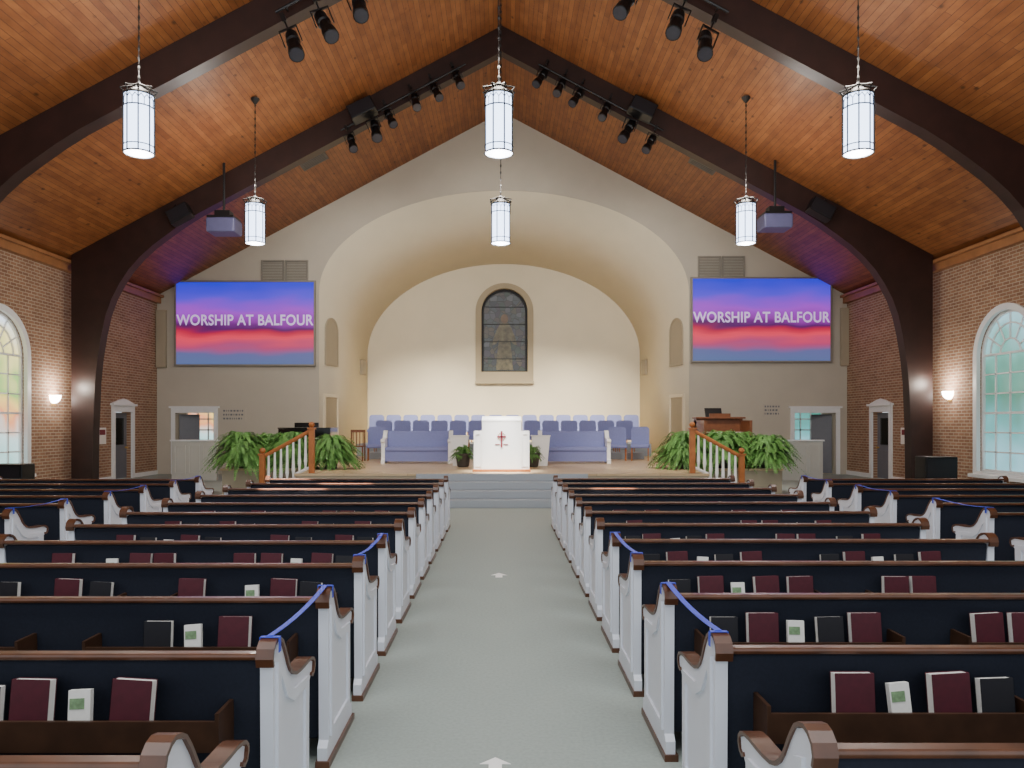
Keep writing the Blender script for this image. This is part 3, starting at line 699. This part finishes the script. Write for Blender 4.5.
for s in (-1, 1):
    def SP(t, z): return Vector((NX+s*(OA-(OA-IA)*t), DF+0.02+(DB-DF-0.02)*t, z))
    ang = math.atan2(4, -s*1.01); inw = -1 if s < 0 else 1
    o = MB().slab([arch(0, 0.42, 3.95, 5.1, 0.42, 14)], XZ(0), (0, inw*0.04, 0)).slab([arch(0, 0.5, 3.87, 5.1, 0.5, 14), arch(0, 0.42, 3.95, 5.1, 0.42, 14)], XZ(0), (0, inw*0.06, 0)).obj('arched_grille', 'grille', loc=SP(0.22, 0), rot=(0, 0, ang))
    tag(o, 'arched beige speaker grille set in the niche side wall', 'speaker grille')
    d = bpy.data.objects.new('door_%d' % (6 if s > 0 else 5), None); C.objects.link(d); struct(d); d.location = SP(0.2, ST); d.rotation_euler = (0, 0, ang)
    MB().box(-0.45, 0.45, min(0, inw*0.05), max(0, inw*0.05), 0, 2.05).obj('door_leaf', 'surround', d)
    MB().slab([[(-0.55, 0), (0.55, 0), (0.55, 2.18), (-0.55, 2.18)], [(-0.45, 0.01), (0.45, 0.01), (0.45, 2.06), (-0.45, 2.06)]], XZ(0), (0, inw*0.08, 0)).obj('door_casing', 'niche', d)
    o = MB().box(-0.22, 0.22, min(0, inw*0.06), max(0, inw*0.06), -0.3, 0.3).box(-0.18, 0.18, min(0, inw*0.08), max(0, inw*0.08), -0.26, 0.26).obj('wall_grille', 'grille', loc=SP(0.88, 4.0), rot=(0, 0, ang))
    tag(o, 'small square grille on the niche side wall', 'vent')
for s, px, py in ((-1, 53, 398), (1, 950, 394)):
    D = W*F/abs(px-VX); z = H+(VY-py)*D/F
    r = thing('wall_sconce', 'glowing white half-bowl wall sconce on the brick wall', 'wall light', loc=(s*W, D, z))
    n = 14; b = MB(); rings = []
    for rr, zz in ((0.05, -0.14), (0.12, -0.10), (0.17, -0.02), (0.185, 0.07)):
        rings.append([b.bm.verts.new((-s*(rr*math.sin(math.pi*i/n)+0.012), rr*math.cos(math.pi*i/n), zz)) for i in range(n+1)])
    for A, B in zip(rings[:-1], rings[1:]):
        for i in range(n): b.bm.faces.new((A[i], A[i+1], B[i+1], B[i]))
    b.bm.faces.new(rings[0]); b.bm.faces.new(rings[-1])
    b.obj('bowl_shade', 'sconce', r)
    MB().box(min(-s*0.012, 0), max(-s*0.012, 0), -0.1, 0.1, -0.2, 0.1).obj('back_plate', 'gold', r)
    l = bpy.data.lights.new('sconce_light', 'POINT'); l.energy = 60; l.shadow_soft_size = 0.06; l.color = (1, .9, .78)
    q = bpy.data.objects.new('sconce_light', l); C.objects.link(q); q.location = (s*(W-0.38), D-0.1, z+0.3)
for s, px in ((-1, 102), (1, 905)):
    D = W*F/abs(px-VX)
    r = thing('wall_notice', 'white notice with red heading fixed to the brick wall', 'notice', loc=(s*W, D, 1.45))
    MB().box(min(0, -s*.015), max(0, -s*.015), -0.22, 0.22, -0.3, 0.2).obj('paper_sheet', 'paper', r)
    MB().box(min(-s*.015, -s*.02), max(-s*.015, -s*.02), -0.16, 0.16, -0.02, 0.14).obj('red_heading', 'red', r)
for s, px0, px1, py0, py1 in ((-1, 222, 246, 408, 421), (1, 763, 781, 404, 416)):
    D = DF; a = P(px0, py1, D); b_ = P(px1, py0, D)
    r = thing('register_board', 'small wall board with rows of dark characters', 'sign', loc=(a.x, D, a.z))
    w = b_.x-a.x; h = b_.z-a.z
    MB().box(0, w, -0.02, 0.005, 0, h).obj('board', 'plaster', r)
    b = MB()
    for j in range(3):
        x = 0.05
        while x < w-0.1:
            ww = random.choice((0.03, 0.05, 0.07)); b.box(x, x+ww, -0.024, -0.02, h*(0.12+0.3*j), h*(0.12+0.3*j)+0.06); x += ww+0.04
    b.obj('board_characters', 'grey', r)
for s, x0, x1, D, h in ((-1, -11.6, -10.85, 17.4, 0.85), (1, 10.45, 11.25, 19.0, 0.95)):
    r = thing('floor_monitor', 'black equipment cabinet standing by the brick wall', 'cabinet', loc=((x0+x1)/2, D, 0))
    w = x1-x0
    MB().rbox(-w/2, w/2, 0, 0.5, 0, h, 0.02).obj('cabinet_body', 'black', r)
    MB().box(-w/2+.05, w/2-.05, -0.012, 0, 0.08, h-.06).obj('front_panel', 'blackcloth', r)
# ------------------------------------------------------------------ pulpit
D = 17.75; pu = thing('pulpit', 'white wooden pulpit with gold-brown trim and red cross emblem', 'pulpit', loc=(-0.01, D, ST))
b = MB().box(-0.64, 0.64, 0, 0.55, 0.06, 0.94)
b.slab([[(-0.61, .12), (-.48, .12), (-.48, .88), (-0.61, .88)], [(-0.59, .14), (-.50, .14), (-.50, .86), (-0.59, .86)]], XZ(-0.012), (0, .012, 0))
b.slab([[(0.48, .12), (.61, .12), (.61, .88), (0.48, .88)], [(0.50, .14), (.59, .14), (.59, .86), (0.50, .86)]], XZ(-0.012), (0, .012, 0))
b.obj('pulpit_body', 'pulpitwhite', pu)
MB().box(-0.45, 0.45, -0.04, 0.5, 0.06, 1.2).obj('center_panel', 'pulpitwhite', pu)
MB().rbox(-0.67, 0.67, -0.07, 0.58, 0, 0.06, 0.012).obj('base_plinth', 'oak', pu)
mt = Matrix.Translation((0, 0.22, 1.215)) @ Matrix.Rotation(math.radians(12), 4, 'X')
MB().rbox(-0.455, 0.455, -0.27, 0.28, -0.015, 0.015, 0.008, mt).obj('reading_desk', 'pulpitwhite', pu)
MB().box(-0.02, 0.02, -0.055, -0.04, 0.56, 0.94).box(-0.10, 0.10, -0.055, -0.04, 0.79, 0.825).box(-0.15, -.04, -0.05, -0.04, 0.62, 0.64).box(0.04, 0.15, -0.05, -0.04, 0.62, 0.64).obj('cross_emblem', 'red', pu)
b = MB()
for a in range(12):
    t = 2*math.pi*a/12; b.box(0.085*math.cos(t)-.010, 0.085*math.cos(t)+.010, -0.05, -0.04, 0.807+0.085*math.sin(t)-.010, 0.807+0.085*math.sin(t)+.010)
b.obj('emblem_ring', 'gold', pu)
for x in (-1.12, 1.02):
    r = thing('flower_stand', 'white painted tapered flower stand behind a small fern', 'plant stand', loc=(x, 20.2, ST), group='flower stands by the pulpit')
    MB().slab([[(-.17, 0), (.17, 0), (.24, .78), (-.24, .78)]], XZ(0), (0, .34, 0)).obj('stand_body', 'pulpitwhite', r)
    MB().rbox(-.26, .26, -.02, .36, .78, .80, .008).obj('stand_top', 'pulpitwhite', r)
# ------------------------------------------------------------------ clergy benches
def bench(x0, x1):
    D = 21.4; w = x1-x0
    r = thing('clergy_bench', 'slate blue upholstered bench with white ends and thin brown caps', 'bench', loc=((x0+x1)/2, D, ST), group='clergy benches')
    i = w/2-0.1
    MB().rbox(-i, i, 0.0, 0.5, 0.34, 0.46, 0.03).obj('seat', 'blue', r)
    MB().rbox(-i, i, -0.04, 0.04, 0.0, 0.48, 0.035, Matrix.Translation((0, .5, .42)) @ Matrix.Rotation(math.radians(-8), 4, 'X')).obj('backrest', 'blue', r)
    MB().box(-i, i, 0.03, 0.06, 0.06, 0.34).box(-i, i, .4, .45, .06, .34).obj('apron', 'blue', r)
    for s in (-1, 1):
        e = MB().slab([[(-u+0.6, v) for u, v in prof]], YZ(s*(w/2-0.1)), (s*0.1, 0, 0)).obj('bench_end', 'pulpitwhite', r)
        MB().band([(-u+0.6, v) for u, v in cappts], (-0.012, 0.002), 0, min(s*(w/2-.1), s*w/2)-.006, max(s*(w/2-.1), s*w/2)+.006, lambda u, v, q: Vector((q, u, v))).obj('end_cap', 'white', e)
bench(-3.36, -1.40); bench(1.03, 3.02)
# ------------------------------------------------------------------ choir chairs
def chair():
    r = thing('choir_chair', 'slate blue upholstered stacking chair on the choir riser', 'chair', group='choir chairs')
    MB().rbox(-0.28, 0.28, -0.02, 0.45, 0.38, 0.48, 0.03).obj('seat', 'blue', r)
    # rounded-top backrest
    pts = [(-0.27, 0.0)]
    for i in range(9):
        t = math.pi-math.pi/2*i/8; pts.append((-0.17+0.10*math.cos(t), 0.46+0.10*math.sin(t)))
    for i in range(9):
        t = math.pi/2-math.pi/2*i/8; pts.append((0.17+0.10*math.cos(t), 0.46+0.10*math.sin(t)))
    pts.append((0.27, 0.0))
    b = MB().slab([pts], XZ(-0.04), (0, 0.08, 0))
    bmesh.ops.transform(b.bm, matrix=Matrix.Translation((0, .45, .46)) @ Matrix.Rotation(math.radians(-9), 4, 'X'), verts=b.bm.verts)
    b.obj('backrest', 'blue', r, bevel=0.015)
    for x in (-.24, .24):
        for y in (0.02, .42): MB().cyl((x, y, 0), (x, y, .39), 0.014, n=8).obj('leg', 'oak', r)
    return r
c0 = chair(); first = True
for n, xa, xb, y, z in ((16, -4.95, 5.1, 28.0, 1.08), (14, -4.2, 4.35, 24.9, 0.86)):
    for i in range(n):
        loc = (xa+(xb-xa)*(i+.5)/n, y, z)
        if first: c0.location = loc; first = False
        else: clone(c0, loc)
for x, rz in ((3.45, -.1), (4.1, -.2), (-3.75, .1)):
    clone(c0, (x, 22.9, ST), (0, 0, rz), 'slate blue upholstered chair beside the choir riser')
r = thing('wooden_chair', 'brown wooden side chair on the platform', 'chair', loc=(-4.3, 22.6, ST))
MB().rbox(-.22, .22, 0, .42, .42, .46, .01).obj('seat', 'walnut', r)
b = MB().box(-.22, .22, .4, .43, .85, .93)
for q in (-.15, -.05, .05, .15): b.box(q-.012, q+.012, .405, .425, .46, .86)
b.obj('backrest', 'walnut', r)
for q in (-.2, .2):
    MB().cyl((q, .03, 0), (q, .03, .42), .02, n=8).obj('leg', 'walnut', r); MB().cyl((q, .41, 0), (q, .41, .93), .02, n=8).obj('leg', 'walnut', r)
# ------------------------------------------------------------------ piano, organ, music stand
pn = thing('grand_piano', 'black lacquered grand piano behind the ferns', 'piano', loc=(-5.45, 22.2, ST))
ol = [(-1.0,0),(0.5,0),(0.5,1.0)]+[(0.5-0.7*(1-math.cos(t*math.pi/12)), 1.0+0.75*math.sin(t*math.pi/12)*1.0) for t in range(1, 7)]+[(-0.6,1.85),(-0.9,1.75),(-1.0,1.5)]
MB().slab([ol], lambda u, v: Vector((u, v, .62)), (0, 0, .34)).obj('piano_case', 'gloss', pn)
MB().slab([[(x*1.02, y*1.01-.01) for x, y in ol[0:]]], lambda u, v: Vector((u, v, .965)), (0, 0, .03)).obj('lid', 'gloss', pn)
MB().box(-.95, .45, -.16, 0, .62, .68).obj('keybed', 'gloss', pn)
MB().box(-.85, .35, -.15, -.01, .68, .70).obj('keys', 'paper', pn)
MB().box(-.6, .1, .25, .28, 1.0, 1.14).obj('music_desk', 'gloss', pn)
for x, y in ((-.85, .15), (.35, .15), (-.7, 1.6)): MB().cyl((x, y, 0), (x, y, .62), .045, .06, n=10).obj('leg', 'gloss', pn)
og = thing('organ_console', 'brown wooden organ console with music rack', 'organ', loc=(6.2, 21.5, ST))
b = MB().box(-.66, .66, .15, .75, 0, .8).box(-.66, -.59, -.4, .75, .0, 1.2).box(.59, .66, -.4, .75, 0, 1.2).box(-.66, .66, .45, .75, .8, 1.25).rbox(-.7, .7, .3, .8, 1.25, 1.3, .01)
b.obj('console_case', 'walnut', og)
MB().box(-.58, .58, -.3, .45, .72, .78).box(-.58, .58, -.1, .45, .82, .86).obj('key_shelf', 'walnut', og)
MB().box(-.54, .54, -.28, -.12, .78, .8).box(-.54, .54, -.06, .1, .86, .88).obj('keys', 'paper', og)
MB().box(-.3, .3, .4, .42, 1.3, 1.4).obj('music_rack', 'walnut', og)
r = thing('music_stand', 'black metal music stand on the platform', 'music stand', loc=(6.3, 22.9, ST))
MB().cyl((0, 0, .15), (0, 0, 1.3), .014, n=6).obj('post', 'black', r)
b = MB()
for a in range(3):
    t = a*2.094; b.cyl((0, 0, .3), (.28*math.cos(t), .28*math.sin(t), .01), .01, n=5)
b.obj('tripod', 'black', r)
MB().box(-.25, .25, -.01, .01, -.02, .3, ).obj('desk', 'black', r, loc=(0, 0, 1.3), rot=(math.radians(-25), 0, 0))
# ------------------------------------------------------------------ ferns
def frondmesh(seed, L, n):
    rnd = random.Random(seed); b = MB(); bm = b.bm
    for i in range(n):
        az = rnd.uniform(0, 2*math.pi); el = rnd.uniform(0.0, 1.5); l = L*rnd.uniform(.65, 1.2); K = 18
        ca, sa = math.cos(az), math.sin(az); pts = []
        up = math.sin(el); ho = .25+.75*math.cos(el)
        for k in range(K+1):
            t = k/K
            rr = l*ho*(t**.9); z = l*(up*1.75*t-(0.55+.8*up)*t*t)
            pts.append(Vector((rr*ca, rr*sa, z)))
        side = Vector((-sa, ca, 0))
        for k in range(K):
            a, c = pts[k], pts[k+1]
            bm.faces.new([bm.verts.new(a-side*.004), bm.verts.new(a+side*.004), bm.verts.new(c+side*.003), bm.verts.new(c-side*.003)])
            if k < 1: continue
            wl = .062*min(L/.6, 1.2)*math.sin(math.pi*min(1, (k+.5)/K*.85+.12))+.010
            d = (c-a)
            for q in (-1, 1):
                tip = a+side*q*wl+d*.7+Vector((0, 0, -.012+rnd.uniform(-.014, .014)))
                bm.faces.new([bm.verts.new(a), bm.verts.new(a+side*q*wl*.5-d*.05), bm.verts.new(tip), bm.verts.new(a+d*.65+side*q*wl*.3)])
    return b
def fern(L, n, seed, label, grp):
    r = thing('potted_fern', label, 'plant', group=grp)
    MB().lathe([(.12, 0), (.15, .02), (.19, .3), (.21, .31), (.21, .35), (.18, .35), (.17, .3)], n=16).obj('pot', 'pot', r)
    frondmesh(seed, L, n).obj('fronds', 'leaf', r, loc=(0, 0, .33))
    return r
f1 = fern(.9, 420, 1, 'full green boston fern in a pot at the platform edge', 'potted ferns on the platform')
f2 = fern(.86, 400, 2, 'full green boston fern in a pot at the platform edge', 'potted ferns on the platform')
fl = [(-6.5, 19.2, 0), (-5.95, 19.9, .9), (-5.25, 19.2, 2), (-4.2, 18.9, 3), (4.5, 19.0, 1.4), (5.5, 19.25, .4), (6.15, 19.9, 2.6), (6.6, 19.2, 4)]
for i, (x, y, rz) in enumerate(fl):
    src = (f1, f2)[i % 2]
    sc = (1.0, 1.08, .98, .96)[i % 4]
    if i < 2: src.location = (x, y, ST); src.rotation_euler = (0, 0, rz)
    else:
        q = clone(src, (x, y, ST), (0, 0, rz)); q.scale = (sc, sc, sc)
f3 = fern(.36, 110, 5, 'small green fern flanking the pulpit', 'small ferns by the pulpit')
f3.location = (-1.0, 19.75, ST); clone(f3, (0.78, 19.75, ST), (0, 0, 1))
# ------------------------------------------------------------------ lights
def area(loc, tgt, sx, sy, e, col=(1, 1, 1)):
    l = bpy.data.lights.new('area', 'AREA'); l.shape = 'RECTANGLE'; l.size = sx; l.size_y = sy; l.energy = e; l.color = col
    o = bpy.data.objects.new('fill_light', l); C.objects.link(o); o.location = loc
    o.rotation_euler = (Vector(tgt)-Vector(loc)).to_track_quat('-Z', 'Y').to_euler()
def spot(loc, tgt, e, ang, col=(1, .9, .74), blend=.6, r=.1):
    l = bpy.data.lights.new('spot', 'SPOT'); l.energy = e; l.spot_size = math.radians(ang); l.spot_blend = blend; l.color = col; l.shadow_soft_size = r
    o = bpy.data.objects.new('stage_and_fill_spot', l); C.objects.link(o); o.location = loc
    o.rotation_euler = (Vector(tgt)-Vector(loc)).to_track_quat('-Z', 'Y').to_euler()
area((0, 2, 8.5), (0, 9, 0), 12, 4, 800, (.95, .98, 1))  # broad overhead fill, added out of view, not a real fixture
area((0, -3, 3.5), (0, 20, 4.5), 18, 5, 260, (.95, .97, 1))  # second added fill, from behind the camera
for x, tx in ((-3.6, -3.2), (-2.0, -1.2), (2.0, 1.4), (3.6, 3.4)):
    spot((x, BA-0.4, roofz(x)-1.5), (tx, 30.5, 1.1), 9000, 35, (1, .92, .74), blend=1.0)
for x in (-4.2, 0, 4.2):
    spot((x, BA-0.3, roofz(x)-1.3), (x*1.2, DF+2.5, 4.4), 700, 85, (1, .95, .86), blend=1.0, r=.25)  # wide wash added to brighten the front wall and niche
spot((-2.5, BB-0.4, 9.6), (-0.3, 17.8, 1.4), 13000, 12, (1, .97, .92), blend=.8)
spot((2.5, BB-0.4, 9.6), (0.3, 17.8, 1.4), 13000, 12, (1, .97, .92), blend=.8)
spot((-4.0, BB-0.4, 8.9), (-4.6, 20, 1.2), 2100, 42, (1, .95, .86)); spot((4.0, BB-0.4, 8.9), (4.8, 20, 1.2), 2100, 42, (1, .95, .86))
# added spots, no fixtures there, imitating sunlight patches on the far pew rails
for sx, tx, ty, a, e in ((-1, -2.9, 10.6, 6.0, 60000), (-1, -2.35, 11.6, 5.0, 60000), (-1, -3.5, 12.5, 5.0, 45000), (1, 1.55, 10.7, 3.6, 55000)):
    spot((sx*6.5, ty-3.0, 8.4), (tx, ty, .86), e, a, (1, .78, .62), blend=.5, r=.03)
wd = bpy.data.worlds.new('world'); bpy.context.scene.world = wd; wd.use_nodes = True
wd.node_tree.nodes['Background'].inputs[0].default_value = (.85, .93, 1, 1); wd.node_tree.nodes['Background'].inputs[1].default_value = 0.95
